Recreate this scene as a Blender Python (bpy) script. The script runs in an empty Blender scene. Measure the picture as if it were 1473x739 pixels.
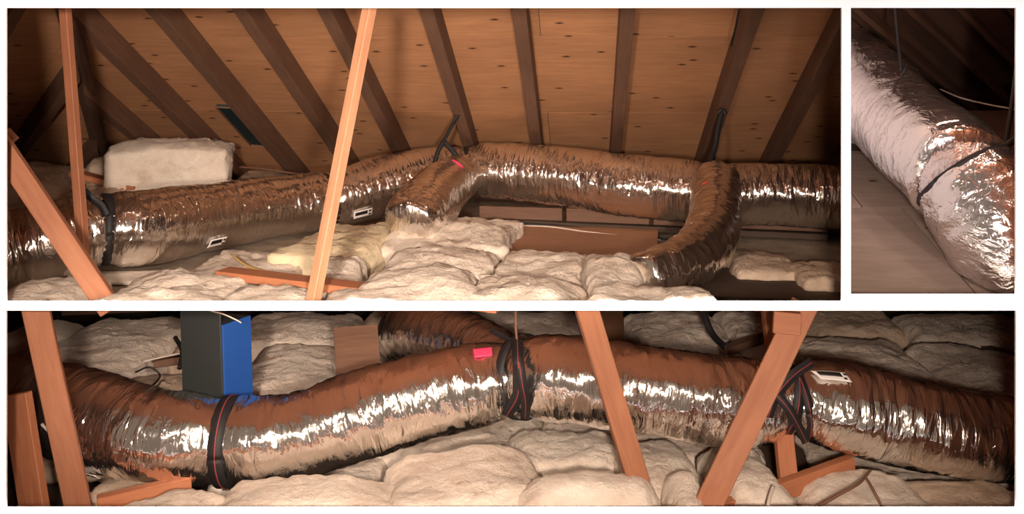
import bpy, bmesh, math, random
from mathutils import Vector, Matrix, noise

S = bpy.context.scene
COL = S.collection
H = 2.6                 # eye height above the lowest floor
F = 1300.0              # focal length in pixels of a 1473 px wide frame
HY = 90.0               # row of the horizon

# ------------------------------------------------------------------ camera
cd = bpy.data.cameras.new('camera'); cam = bpy.data.objects.new('camera', cd); COL.objects.link(cam)
cam.location = (0, 0, H); cam.rotation_euler = (math.pi/2, 0, 0)
cd.sensor_width = 36; cd.lens = 36*F/1473; cd.shift_y = -(369.5-HY)/1473
cd.clip_end = 60
S.camera = cam

# ------------------------------------------------------------------ world, lights, exposure
w = bpy.data.worlds.new('world'); S.world = w; w.use_nodes = True
w.node_tree.nodes['Background'].inputs[0].default_value = (1, 0.74, 0.56, 1)
w.node_tree.nodes['Background'].inputs[1].default_value = 0.17
S.view_settings.view_transform = 'Standard'; S.view_settings.look = 'None'
S.view_settings.gamma = 1; S.view_settings.exposure = 0

def spot(name, loc, target, power, color, angle, blend, radius):
    l = bpy.data.lights.new(name, 'SPOT'); l.energy = power; l.color = color
    l.spot_size = math.radians(angle); l.spot_blend = blend; l.shadow_soft_size = radius
    o = bpy.data.objects.new(name, l); COL.objects.link(o); o.location = loc
    o.rotation_euler = (Vector(target)-Vector(loc)).to_track_quat('-Z', 'Y').to_euler()
    return o
WARM = (1.0, 0.79, 0.64)
spot('flash_upper', (-0.55, 0.1, H+0.1), (-1.5, 7, H-0.45), 1600, WARM, 62, 0.95, 0.11)
spot('flash_right', (0.75, 0.3, H-0.5), (2.4, 5.2, H-0.45), 320, (1.0, 0.86, 0.84), 24, 0.7, 0.08)
spot('side_fill', (2.7, 0.3, H-0.35), (2.25, 6.0, H-0.5), 350, (1.0, 0.84, 0.86), 20, 0.6, 0.08)  # fill light added to brighten the partition beside the right bay's duct
spot('flash_lower', (0.25, 0.0, H-0.2), (0.1, 5.0, H-1.85), 1330, WARM, 66, 0.85, 0.11)
wall_wash = bpy.data.lights.new('wall_wash', 'SUN'); wall_wash.energy = 34; wall_wash.angle = 0.01      # added light grazing the wall's outer face to whiten it
so = bpy.data.objects.new('wall_wash', wall_wash); COL.objects.link(so)
so.rotation_euler = Vector((0.0, 0.075, -1)).to_track_quat('-Z', 'Y').to_euler()
for lx, ly, lz, en in ((2.5, 4.75, H+0.62, 20), (-1.6, 4.95, H+0.8, 9), (0.5, 4.95, H+0.8, 9)):       # unseen fill lights added under the roof
    bay = bpy.data.lights.new('bay_fill', 'POINT'); bay.energy = en; bay.color = WARM; bay.shadow_soft_size = 0.05
    bo = bpy.data.objects.new('bay_fill', bay); COL.objects.link(bo); bo.location = (lx, ly, lz)

# ------------------------------------------------------------------ helpers
def W(px, py, d):
    return Vector(((px-736.5)/F*d, d, H-(py-HY)/F*d))

def tag(o, label=None, cat=None, group=None, kind=None):
    if label: o['label'] = label
    if cat: o['category'] = cat
    if group: o['group'] = group
    if kind: o['kind'] = kind
    return o

def link(name, me, mat=None, parent=None, mw=None, smooth=False):
    o = bpy.data.objects.new(name, me); COL.objects.link(o)
    if mat is not None:
        for m in (mat if isinstance(mat, (list, tuple)) else [mat]): me.materials.append(m)
    if smooth:
        me.polygons.foreach_set('use_smooth', [True]*len(me.polygons)); me.update()
    if mw is not None: o.matrix_basis = mw
    if parent is not None:
        o.parent = parent
        o.matrix_parent_inverse = parent.matrix_basis.inverted()
    return o

def mesh(name, verts, faces):
    me = bpy.data.meshes.new(name); me.from_pydata([tuple(v) for v in verts], [], faces); me.update(); return me

BOXF = [(0,3,2,1),(4,5,6,7),(0,1,5,4),(1,2,6,5),(2,3,7,6),(3,0,4,7)]
def box_vf(x0, x1, y0, y1, z0, z1, base=0):
    v = [(x0,y0,z0),(x1,y0,z0),(x1,y1,z0),(x0,y1,z0),(x0,y0,z1),(x1,y0,z1),(x1,y1,z1),(x0,y1,z1)]
    return v, [tuple(i+base for i in f) for f in BOXF]

def boxes(name, lst, mat, parent=None, mw=None, bev=0.0):
    V, Fc = [], []
    for b in lst:
        v, f = box_vf(*b, base=len(V)); V += v; Fc += f
    me = mesh(name, V, Fc)
    if bev:
        bm = bmesh.new(); bm.from_mesh(me)
        bmesh.ops.bevel(bm, geom=bm.edges[:], offset=bev, segments=1, affect='EDGES')
        bm.to_mesh(me); bm.free()
    return link(name, me, mat, parent, mw)

def basis(x, y, z, o):
    return Matrix(((x[0],y[0],z[0],o[0]),(x[1],y[1],z[1],o[1]),(x[2],y[2],z[2],o[2]),(0,0,0,1)))

def clip(o, co, no):
    """cut a mesh by a world-space plane, dropping the side the normal points to"""
    mi = o.matrix_basis.inverted()
    lc = mi @ Vector(co); ln = (mi.to_3x3() @ Vector(no)).normalized()
    bm = bmesh.new(); bm.from_mesh(o.data)
    g = bm.verts[:]+bm.edges[:]+bm.faces[:]
    r = bmesh.ops.bisect_plane(bm, geom=g, plane_co=lc, plane_no=ln, clear_outer=True)
    ed = [e for e in r['geom_cut'] if isinstance(e, bmesh.types.BMEdge)]
    if ed: bmesh.ops.holes_fill(bm, edges=ed)
    n = len(bm.faces); bm.to_mesh(o.data); bm.free()
    return n

# ------------------------------------------------------------------ materials
def mat(name):
    m = bpy.data.materials.new(name); m.use_nodes = True
    nt = m.node_tree; return m, nt, nt.nodes['Principled BSDF']
def nd(nt, t, **kw):
    n = nt.nodes.new(t)
    for k, v in kw.items():
        if k in n.inputs: n.inputs[k].default_value = v
        else: setattr(n, k, v)
    return n
def ramp(nt, stops):
    r = nd(nt, 'ShaderNodeValToRGB'); e = r.color_ramp.elements
    while len(e) < len(stops): e.new(0.5)
    for i, (p, c) in enumerate(stops): e[i].position = p; e[i].color = (*c, 1)
    return r

def plain(name, col, rough=0.7, metal=0):
    m, nt, b = mat(name)
    b.inputs['Base Color'].default_value = (*col, 1); b.inputs['Roughness'].default_value = rough
    b.inputs['Metallic'].default_value = metal
    n = nd(nt, 'ShaderNodeTexNoise', Scale=40.0); bp = nd(nt, 'ShaderNodeBump', Strength=0.1, Distance=0.005)
    nt.links.new(n.outputs[0], bp.inputs['Height']); nt.links.new(bp.outputs[0], b.inputs['Normal'])
    return m

def wood(name, c1, c2, knots=0.0, stretch=12.0, rough=0.72):
    m, nt, b = mat(name); L = nt.links.new
    tc = nd(nt, 'ShaderNodeTexCoord'); oi = nd(nt, 'ShaderNodeObjectInfo')
    add = nd(nt, 'ShaderNodeVectorMath', operation='ADD'); sc = nd(nt, 'ShaderNodeVectorMath', operation='SCALE')
    L(oi.outputs['Random'], sc.inputs[0]); sc.inputs['Scale'].default_value = 17.0
    L(tc.outputs['Object'], add.inputs[0]); L(sc.outputs[0], add.inputs[1])
    mp = nd(nt, 'ShaderNodeMapping'); mp.inputs['Scale'].default_value = (1.2, stretch, stretch); L(add.outputs[0], mp.inputs[0])
    n1 = nd(nt, 'ShaderNodeTexNoise', Scale=2.5, Detail=6.0, Roughness=0.6, Distortion=0.6); L(mp.outputs[0], n1.inputs['Vector'])
    r = ramp(nt, [(0.3, c1), (0.7, c2)]); L(n1.outputs[0], r.inputs[0])
    col = r.outputs[0]
    n2 = nd(nt, 'ShaderNodeTexNoise', Scale=1.3, Detail=3.0); L(add.outputs[0], n2.inputs['Vector'])
    mr = nd(nt, 'ShaderNodeMapRange'); mr.inputs[1].default_value = 0.3; mr.inputs[2].default_value = 0.75; mr.inputs[3].default_value = 0.82; mr.inputs[4].default_value = 1.12
    L(n2.outputs[0], mr.inputs[0])
    mx = nd(nt, 'ShaderNodeMix', data_type='RGBA', blend_type='MULTIPLY'); mx.inputs[0].default_value = 1
    L(col, mx.inputs[6]); L(mr.outputs[0], mx.inputs[7]); col = mx.outputs[2]
    if knots:
        mk = nd(nt, 'ShaderNodeMapping'); mk.inputs['Scale'].default_value = (2.0, 4.6, 0.01); L(add.outputs[0], mk.inputs[0])
        vo = nd(nt, 'ShaderNodeTexVoronoi', Scale=1.0, Randomness=1.0, voronoi_dimensions='2D'); L(mk.outputs[0], vo.inputs['Vector'])
        wn = nd(nt, 'ShaderNodeTexNoise', Scale=60.0); L(tc.outputs['Object'], wn.inputs['Vector'])
        ma = nd(nt, 'ShaderNodeMath', operation='MULTIPLY_ADD'); ma.inputs[1].default_value = 0.05; L(wn.outputs[0], ma.inputs[0]); L(vo.outputs['Distance'], ma.inputs[2])
        rk = ramp(nt, [(0.055, (0.12, 0.07, 0.05)), (0.115, (1, 1, 1))]); L(ma.outputs[0], rk.inputs[0])
        # only some cells carry a knot
        sx = nd(nt, 'ShaderNodeSeparateColor'); L(vo.outputs['Color'], sx.inputs[0])
        gt = nd(nt, 'ShaderNodeMath', operation='LESS_THAN'); gt.inputs[1].default_value = knots; L(sx.outputs[0], gt.inputs[0])
        m2 = nd(nt, 'ShaderNodeMix', data_type='RGBA', blend_type='MULTIPLY'); L(gt.outputs[0], m2.inputs[0]); L(col, m2.inputs[6]); L(rk.outputs[0], m2.inputs[7]); col = m2.outputs[2]
    L(col, b.inputs['Base Color']); b.inputs['Roughness'].default_value = rough
    bp = nd(nt, 'ShaderNodeBump', Strength=0.25, Distance=0.004); L(n1.outputs[0], bp.inputs['Height']); L(bp.outputs[0], b.inputs['Normal'])
    return m

def foil_mat(name, c1, rough, su=34.0, sv=7.0, strength=0.55, metal=0.985):
    m, nt, b = mat(name); L = nt.links.new
    uv = nd(nt, 'ShaderNodeUVMap')
    mp = nd(nt, 'ShaderNodeMapping'); mp.inputs['Scale'].default_value = (su, sv, 1); L(uv.outputs[0], mp.inputs[0])
    n1 = nd(nt, 'ShaderNodeTexNoise', Scale=1.0, Detail=3.0, Roughness=0.55, Distortion=0.9); L(mp.outputs[0], n1.inputs['Vector'])
    m2 = nd(nt, 'ShaderNodeMapping'); m2.inputs['Scale'].default_value = (13, 5, 1); m2.inputs['Rotation'].default_value = (0, 0, 0.45); L(uv.outputs[0], m2.inputs[0])
    v = nd(nt, 'ShaderNodeTexVoronoi', Scale=1.5, feature='F1'); L(m2.outputs[0], v.inputs['Vector'])
    ad = nd(nt, 'ShaderNodeMath', operation='MULTIPLY_ADD'); ad.inputs[1].default_value = 0.55; L(v.outputs[0], ad.inputs[0]); L(n1.outputs[0], ad.inputs[2])
    bp = nd(nt, 'ShaderNodeBump', Strength=strength, Distance=0.02); L(ad.outputs[0], bp.inputs['Height']); L(bp.outputs[0], b.inputs['Normal'])
    b.inputs['Base Color'].default_value = (*c1, 1); b.inputs['Metallic'].default_value = metal; b.inputs['Roughness'].default_value = rough
    return m

def wool_mat(name, c1, c2, c3):
    m, nt, b = mat(name); L = nt.links.new
    tc = nd(nt, 'ShaderNodeTexCoord'); oi = nd(nt, 'ShaderNodeObjectInfo')
    add = nd(nt, 'ShaderNodeVectorMath', operation='ADD'); sc = nd(nt, 'ShaderNodeVectorMath', operation='SCALE')
    L(oi.outputs['Random'], sc.inputs[0]); sc.inputs['Scale'].default_value = 23.0
    L(tc.outputs['Object'], add.inputs[0]); L(sc.outputs[0], add.inputs[1])
    n1 = nd(nt, 'ShaderNodeTexNoise', Scale=4.0, Detail=7.0, Roughness=0.65); L(add.outputs[0], n1.inputs['Vector'])
    r = ramp(nt, [(0.28, c3), (0.45, c2), (0.62, c1)]); L(n1.outputs[0], r.inputs[0]); L(r.outputs[0], b.inputs['Base Color'])
    b.inputs['Roughness'].default_value = 0.95
    n2 = nd(nt, 'ShaderNodeTexNoise', Scale=38.0, Detail=8.0, Roughness=0.75, Distortion=0.5); L(add.outputs[0], n2.inputs['Vector'])
    n3 = nd(nt, 'ShaderNodeTexNoise', Scale=9.0, Detail=4.0, Roughness=0.6); L(add.outputs[0], n3.inputs['Vector'])
    ad = nd(nt, 'ShaderNodeMath', operation='MULTIPLY_ADD'); ad.inputs[1].default_value = 2.5; L(n3.outputs[0], ad.inputs[0]); L(n2.outputs[0], ad.inputs[2])
    bp = nd(nt, 'ShaderNodeBump', Strength=0.55, Distance=0.03); L(ad.outputs[0], bp.inputs['Height']); L(bp.outputs[0], b.inputs['Normal'])
    return m

M = dict(
    white=plain('white_paint', (0.93, 0.93, 0.93), 0.9),
    ply=wood('plywood_sheathing', (0.44, 0.215, 0.105), (0.56, 0.29, 0.145), knots=0.6, stretch=10),
    rafter=wood('rafter_lumber', (0.125, 0.063, 0.04), (0.18, 0.094, 0.056)),
    brace=wood('orange_lumber', (0.29, 0.108, 0.054), (0.38, 0.158, 0.08)),
    bracelight=wood('pale_lumber', (0.41, 0.19, 0.10), (0.52, 0.27, 0.155)),
    reddish=wood('reddish_lumber', (0.34, 0.12, 0.055), (0.46, 0.18, 0.085)),
    deck=wood('grey_brown_deck', (0.20, 0.145, 0.115), (0.27, 0.20, 0.16), knots=0.3, stretch=8),
    board=wood('brown_board', (0.34, 0.165, 0.085), (0.42, 0.215, 0.115)),
    dusty=wool_mat('dusty_subfloor', (0.40, 0.32, 0.24), (0.30, 0.235, 0.18), (0.2, 0.15, 0.11)),
    darkraf=wood('dimmed_lumber', (0.085, 0.042, 0.025), (0.12, 0.062, 0.038)),  # lumber darkened in colour to keep the right bay's roof dim
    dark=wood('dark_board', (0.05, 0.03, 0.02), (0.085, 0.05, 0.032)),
    ceil=wood('brown_ceiling', (0.50, 0.19, 0.085), (0.60, 0.25, 0.12)),
    foil=foil_mat('crinkled_foil', (0.92, 0.88, 0.84), 0.125, su=27.0, sv=6.0, strength=0.72),
    foil2=foil_mat('crumpled_foil', (0.93, 0.89, 0.90), 0.15, su=24.0, sv=18.0, strength=0.65, metal=0.97),
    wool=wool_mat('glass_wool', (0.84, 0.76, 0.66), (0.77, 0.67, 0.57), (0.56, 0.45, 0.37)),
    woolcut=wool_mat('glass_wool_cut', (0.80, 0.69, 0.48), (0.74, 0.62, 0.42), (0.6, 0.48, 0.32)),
    wooldark=wool_mat('dark_glass_wool', (0.66, 0.53, 0.41), (0.56, 0.43, 0.32), (0.36, 0.24, 0.16)),  # darker copy of the glass wool, for dim batts
    strap=plain('black_webbing', (0.012, 0.010, 0.012), 0.65),
    red=plain('red_stripe', (0.30, 0.05, 0.05), 0.6),
    pink=plain('pink_tape', (0.85, 0.06, 0.16), 0.5),
    redtape=plain('red_tape', (0.7, 0.06, 0.04), 0.5),
    blue=plain('blue_film', (0.01, 0.075, 0.33), 0.6),
    slate=plain('dark_slate', (0.03, 0.035, 0.035), 0.6),
    teal=plain('dark_teal', (0.012, 0.03, 0.035), 0.6),
    paper=plain('white_label', (0.85, 0.82, 0.8), 0.5),
    ink=plain('black_ink', (0.015, 0.013, 0.013), 0.5),
    cable=plain('black_cable', (0.015, 0.013, 0.012), 0.5),
    yellow=plain('yellow_cable', (0.62, 0.42, 0.12), 0.5),
    whitecable=plain('white_cable', (0.65, 0.58, 0.5), 0.5),
    brownc=plain('brown_cable', (0.16, 0.08, 0.05), 0.6),
)

# ------------------------------------------------------------------ the shell: an added white wall bordering the three views, three attic bays behind
Y0, TW = 4.4, 0.012
YB = Y0+TW
def ox(px): return (px-736.5)/F
def oz(py): return -(py-HY)/F
A = (10.5, 11.5, 1209.5, 432.5); B = (1224, 11.5, 1459.5, 423.0); C_ = (10.5, 446.5, 1459.5, 728.5)
def opening(r):
    # openings measured at whichever face of the thin wall limits the view
    x0 = ox(r[0])*(YB if r[0] < 736 else Y0); x1 = ox(r[2])*(YB if r[2] > 736 else Y0)
    z1 = H+oz(r[1])*Y0 if r[1] > HY else H+oz(r[1])*YB
    z0 = H+oz(r[3])*YB
    if r[1] > HY: z1 = H+oz(r[1])*Y0
    return x0, x1, z0, z1
a, b_, c_ = opening(A), opening(B), opening(C_)
WX, ZT = 5.6, H+1.9
bl = [(-WX, a[0], Y0, YB, c_[3], ZT), (a[0], WX, Y0, YB, a[3], ZT),
      (a[1], b_[0], Y0, YB, c_[3], a[3]), (b_[1], WX, Y0, YB, c_[3], a[3]),
      (a[0], a[1], Y0, YB, c_[3], a[2]), (b_[0], b_[1], Y0, YB, c_[3], b_[2]),
      (-WX, c_[0], Y0, YB, 0, c_[3]), (c_[1], WX, Y0, YB, 0, c_[3]), (c_[0], c_[1], Y0, YB, 0, c_[2])]
wf = boxes('border_wall', bl, [M['white'], M['ceil']]); tag(wf, kind='structure')  # added wall, its white face draws the borders between the views
for p in wf.data.polygons:
    if p.normal.y > 0.9: p.material_index = 1
YE = 12.0
tag(boxes('floor', [(-WX, WX, YB, YE, -0.06, 0)], M['dark']), kind='structure')
tag(boxes('wall_left', [(-WX-0.06, -WX, Y0, YE, -0.06, ZT)], M['ceil']), kind='structure')
tag(boxes('wall_right', [(WX, WX+0.06, Y0, YE, -0.06, ZT)], M['ceil']), kind='structure')
tag(boxes('wall_back', [(-WX-0.06, WX+0.06, YE, YE+0.06, -0.06, ZT)], M['rafter']), kind='structure')
tag(boxes('ceiling', [(-WX-0.06, WX+0.06, Y0, YE+0.06, ZT, ZT+0.06)], M['ceil']), kind='structure')  # unseen slab added over the bays to block outside light
FZ = H-1.43            # upper floor
ys = 5.32
me = mesh('floor', [(-WX, YB, H-0.2680*YB), (WX, YB, H-0.2680*YB), (WX, ys, FZ), (-WX, ys, FZ), (-WX, YE, FZ), (WX, YE, FZ),
                    (-WX, YB, H-0.2708*YB), (WX, YB, H-0.2708*YB), (WX, ys, FZ-0.018), (-WX, ys, FZ-0.018), (-WX, YE, FZ-0.018), (WX, YE, FZ-0.018)],
          [(0,1,2,3), (3,2,5,4), (6,9,8,7), (9,10,11,8), (0,6,7,1), (4,5,11,10), (0,3,9,6), (3,4,10,9), (1,7,8,2), (2,8,11,5)])
fu = link('floor', me, [M['dusty'], M['ceil']]); tag(fu, kind='structure')
for p in fu.data.polygons:
    if p.normal.z < -0.5: p.material_index = 1
# slanting partition between the upper bays
k = ox(1217)
me = mesh('wall_middle', [(k*YB-0.008, YB, FZ+0.0), (k*YB+0.008, YB, FZ), (k*YE+0.02, YE, FZ), (k*YE-0.02, YE, FZ),
                          (k*YB-0.008, YB, ZT), (k*YB+0.008, YB, ZT), (k*YE+0.02, YE, ZT), (k*YE-0.02, YE, ZT)], BOXF)
wm = link('wall_middle', me, [M['rafter'], M['white']]); tag(wm, kind='structure')
clip(wm, (0, 0, H), (0, -0.2665, -1))
for p in wm.data.polygons:
    if p.normal.x > 0.5: p.material_index = 1   # added white face reflects light onto the right bay's duct
PART_CO, PART_NO = (k*YB-0.012, YB, H), (1, -k, 0)

# ------------------------------------------------------------------ upper left bay: hip roof, two slopes of plywood on rafters
def slope_frame(dirh, pitch, origin):
    d = Vector((dirh[0], dirh[1], 0)).normalized()
    dn = (d+Vector((0, 0, -pitch))).normalized()          # down the slope
    u = Vector((d.y, -d.x, 0))                            # along the eave
    n = u.cross(dn)                                       # out of the roof (up)
    if n.z < 0: n = -n
    return u, dn, n, Vector(origin)
PITCH = 0.5
vd = Vector((0.08, 1, 0)).normalized(); wd = Vector((-0.7, 0.714, 0)).normalized()
O1 = Vector((0, 4.4, H+1.46))
u1, d1, n1, _ = slope_frame(vd, PITCH, O1)
def hit(px, py, o, n):
    r = Vector((ox(px), 1, oz(py))); e = Vector((0, 0, H))
    return e + r*((o-e).dot(n)/r.dot(n))
VAL = hit(100, 11, O1, n1)                                # a point on the hip line
u2, d2, n2, O2 = slope_frame(wd, PITCH, VAL)
hipn = (vd-wd).normalized()

def roof(name, u, d, n, o, urange, srange, clips, rafters, col0):
    mw = basis(u, -d, (u.cross(-d)), o)                   # local x along eave, y up the slope, z = up or down
    sgn = 1 if u.cross(-d).dot(n) > 0 else -1
    def lb(nm, x0, x1, s0, s1, h0, h1, m, par):
        z = sorted((sgn*h0, sgn*h1))
        ob = boxes(nm, [(x0, x1, -s1, -s0, z[0], z[1])], m, par, mw)
        for co, no in clips:
            if clip(ob, co, no) == 0:
                bpy.data.objects.remove(ob); return None
        return ob
    back = lb(name, urange[0], urange[1], srange[0], srange[1], 0.02, 0.035, M['dark'], None)
    tag(back, kind='structure')
    pw, ph = 2.88, 1.44
    s, row = srange[0], 0
    while s < srange[1]:
        x = urange[0]-(row % 2)*pw/2+col0
        while x < urange[1]:
            xa, xb = max(x, urange[0]), min(x+pw, urange[1])
            if xb-xa > 0.05:
                lb('plywood_sheet', xa+0.002, xb-0.002, s+0.002, min(s+ph, srange[1])-0.002, 0, 0.018, M['ply'], back)
            x += pw
        s += ph; row += 1
    for (uu, wdt) in rafters:
        # rafters hang below the sheathing; their own x axis runs along the timber
        cx = o+u*uu
        mr = basis(d, n.cross(d), n, cx)
        ob = boxes('rafter', [(srange[0], srange[1], -wdt/2, wdt/2, -0.19, -0.001)], M['rafter'], back, mr, bev=0.003)
        for co, no in clips:
            if clip(ob, co, no) == 0:
                bpy.data.objects.remove(ob); break
    return back
raf = []
for px in (115, 215, 322, 427, 529, 651, 762, 893, 1047, 1165, 1290):
    raf.append(((hit(px, 100, O1, n1)-O1).dot(u1), 0.1))  # rafters widened and darkened to take in their shadow bands
roof('ceiling', u1, d1, n1, O1, (-5.2, 4.4), (-0.05, 6.6), [(PART_CO, PART_NO), (VAL, -hipn), ((0, YB, 0), (0, -1, 0))], raf, 0.9)
hip = roof('ceiling', u2, d2, n2, O2, (-4.5, 4.5), (-4.5, 6.5), [(VAL, hipn), ((-WX, 0, 0), (-1, 0, 0)), ((0, YB, 0), (0, -1, 0))],
     [(-2.6+0.72*i, 0.09) for i in range(9)], 0.3)
# hip board under the line where the slopes meet
hd = Vector((-hipn.y, hipn.x, 0)); hd = hd if hd.y > 0 else -hd
hdir = (hd+Vector((0, 0, -PITCH*hd.dot(vd)))).normalized()

def timber(name, p0, p1, wd_, dp, roll, m, parent=None, bev=0.004, label=None, cat='timber', group=None):
    p0, p1 = Vector(p0), Vector(p1); x = (p1-p0); L = x.length; x.normalize()
    ref = Vector((0, -1, 0)) if abs(x.y) < 0.9 else Vector((0, 0, 1))
    z = (ref-x*ref.dot(x)).normalized(); y = z.cross(x)
    c, s = math.cos(math.radians(roll)), math.sin(math.radians(roll))
    y, z = y*c+z*s, z*c-y*s
    o = boxes(name, [(0, L, -wd_/2, wd_/2, -dp/2, dp/2)], m, parent, basis(x, y, z, p0), bev)
    if label: tag(o, label, cat, group)
    return o
timber('rafter', VAL+hdir*-0.6-Vector((0, 0, 0.1)), VAL+hdir*6.0-Vector((0, 0, 0.1)), 0.05, 0.2, 90, M['rafter'], hip)

# ------------------------------------------------------------------ flexible ducts
def catmull(P, n):
    out = []
    Q = [P[0]+(P[0]-P[1])]+P+[P[-1]+(P[-1]-P[-2])]
    for i in range(1, len(Q)-2):
        for j in range(n):
            t = j/n; a_, b, c, d = Q[i-1], Q[i], Q[i+1], Q[i+2]
            out.append(0.5*((2*b)+(c-a_)*t+(2*a_-5*b+4*c-d)*t*t+(3*b-a_-3*c+d)*t**3))
    out.append(P[-1].copy()); return out

class Duct:
    def __init__(s, name, pts, up=(0, 0, 1), seed=0.0, step=0.014, seg=60, amp=1.0, pinch=(), m='foil', squash=1.0, ends=(0.75, 0.75)):
        P4 = [Vector((*W(px, py, d), r*d/F)) for px, py, d, r in pts]
        c = catmull(P4, 40)
        # resample by length
        acc = [0.0]
        for i in range(1, len(c)): acc.append(acc[-1]+(c[i].to_3d()-c[i-1].to_3d()).length)
        s.L = acc[-1]; N = int(s.L/step); s.C = []; j = 0
        for i in range(N+1):
            q = s.L*i/N
            while j < len(acc)-2 and acc[j+1] < q: j += 1
            t = (q-acc[j])/max(1e-9, acc[j+1]-acc[j]); s.C.append(c[j].lerp(c[j+1], min(1, t)))
        s.N = N; s.up = Vector(up); s.fr = []
        for i in range(N+1):
            T = (s.C[min(N, i+1)].to_3d()-s.C[max(0, i-1)].to_3d()).normalized()
            U = (s.up-T*s.up.dot(T)).normalized(); s.fr.append((T, U, T.cross(U)))
        s.seed, s.amp, s.pinch, s.squash = seed, amp, pinch, squash
        V, Fc, uv = [], [], []
        for i in range(N+1):
            q = s.L*i/N
            for kk in range(seg):
                th = math.pi+2*math.pi*kk/seg
                V.append(s.pt(q, th))
        for i in range(N):
            for kk in range(seg):
                Fc.append((i*seg+kk, i*seg+(kk+1) % seg, (i+1)*seg+(kk+1) % seg, (i+1)*seg+kk))
        nb = len(V)
        for side, i in ((0, 0), (1, N)):
            base = len(V); cc = s.C[i].to_3d(); T = s.fr[i][0]*(-1 if side == 0 else 1)
            for kk in range(seg):
                p = V[i*seg+kk]; V.append(cc+(p-cc)*0.8+T*0.03)
            V.append(cc+T*0.035)
            for kk in range(seg):
                k2 = (kk+1) % seg
                f1 = (i*seg+kk, i*seg+k2, base+k2, base+kk); f2 = (base+kk, base+k2, base+seg)
                Fc.append(f1 if side else f1[::-1]); Fc.append(f2 if side else f2[::-1])
        me = mesh(name, V, Fc)
        ul = me.uv_layers.new(name='UVMap')
        R = sum(q.w for q in s.C)/len(s.C)
        flat = [0.0]*(2*len(me.loops))
        for p in me.polygons:
            pi = p.index
            for li in p.loop_indices:
                vi = me.loops[li].vertex_index
                if vi < nb and pi < N*seg:
                    i, kk = divmod(vi, seg)
                    if kk == 0 and (pi % seg) == seg-1: kk = seg
                    flat[2*li] = s.L*i/N+seed*3; flat[2*li+1] = 2*math.pi*R*kk/seg
                else:
                    co = me.vertices[vi].co; flat[2*li] = co.x*0.7; flat[2*li+1] = co.z*0.7
        ul.data.foreach_set('uv', flat)
        # origin at the duct's middle
        mid = s.C[N//2].to_3d(); me.transform(Matrix.Translation(-mid))
        s.o = link(name, me, M[m], None, Matrix.Translation(mid), True)
    def frame(s, q):
        i = max(0, min(s.N, int(round(q/s.L*s.N)))); return s.C[i], s.fr[i]
    def pt(s, q, th, off=0.0, raw=False):
        f = max(0.0, min(s.N-1e-6, q/s.L*s.N)); i = int(f); t = f-i
        c = s.C[i].lerp(s.C[i+1], t); T, U, S_ = s.fr[i]
        ct, st = math.cos(th), math.sin(th)
        r = c.w
        k = 1.0
        for (pq, depth, wid) in s.pinch: k -= depth*math.exp(-((q-pq)/wid)**2)
        r *= k
        if not raw:
            z = s.seed*7.3
            crk = 1-abs(noise.noise((q*13+1.2*th_tri(th), ct*1.6+z, st*1.6)))*2
            fine = noise.noise((q*34, ct*2.2+z, st*2.2+3))
            big = noise.noise((q*2.4, ct*1.1+z, st*1.1+9))
            mid = noise.noise((q*8, ct*2.6+z, st*2.6+5))
            pk = 0.0
            for (pq, depth, wid) in s.pinch:
                g = math.exp(-((q-pq)/(wid*2.2))**2); pk += g*0.010*math.sin(th*26+2*noise.noise((th*4, q*5, z)))
            r += s.amp*(0.007*crk+0.0035*fine+0.014*big+0.008*mid)+pk*s.amp
        r += off
        return c.to_3d()+S_*(ct*r)+U*(st*r*s.squash)
    def near(s, p):
        p = Vector(p); return min(range(s.N+1), key=lambda i: (s.C[i].to_3d()-p).length)*s.L/s.N
    def q_at_px(s, px):
        return min(range(s.N+1), key=lambda i: abs(736.5+F*s.C[i].x/s.C[i].y-px))*s.L/s.N
    def patch(s, name, q0, q1, t0, t1, off, m, parent, nq=14, nt=8, skew=0.0):
        V, Fc = [], []
        for lay in (0, 1):
            for i in range(nq+1):
                for j in range(nt+1):
                    f = j/nt; q = q0+(q1-q0)*i/nq+skew*(f-0.5); th = t0+(t1-t0)*f
                    V.append(s.pt(q, th, off-(0.003 if lay else 0), raw=True))
        n = (nq+1)*(nt+1)
        for i in range(nq):
            for j in range(nt):
                a_ = i*(nt+1)+j; Fc.append((a_, a_+nt+1, a_+nt+2, a_+1)); Fc.append((n+a_, n+a_+1, n+a_+nt+2, n+a_+nt+1))
        ring = [i*(nt+1) for i in range(nq+1)]+[nq*(nt+1)+j for j in range(1, nt+1)]+[i*(nt+1)+nt for i in range(nq-1, -1, -1)]+[j for j in range(nt-1, 0, -1)]
        for a_, b in zip(ring, ring[1:]+ring[:1]): Fc.append((b, a_, n+a_, n+b))
        return link(name, mesh(name, V, Fc), m, parent, Matrix.Identity(4), True)
    def sticker(s, q0, q1, t0, t1, off=0.022, skew=0.0, flip=False):
        st_ = s.patch('label_sticker', q0, q1, t0, t1, off, M['paper'], s.o, skew=skew); st_['label'] = 'white paper label with a black printed block'
        dq, dt = q1-q0, t1-t0
        s.patch('printed_block', q0+dq*0.06, q0+dq*0.72, t0+dt*0.42, t0+dt*0.86, off+0.003, M['ink'], st_, 6, 3, skew*0.4)
        for f in (0.18, 0.62):
            s.patch('printed_mark', q0+dq*0.80, q0+dq*0.92, t0+dt*f, t0+dt*(f+0.2), off+0.003, M['ink'], st_, 3, 3, skew*0.2)
        return st_
def th_tri(th): return math.sin(th)

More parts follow.
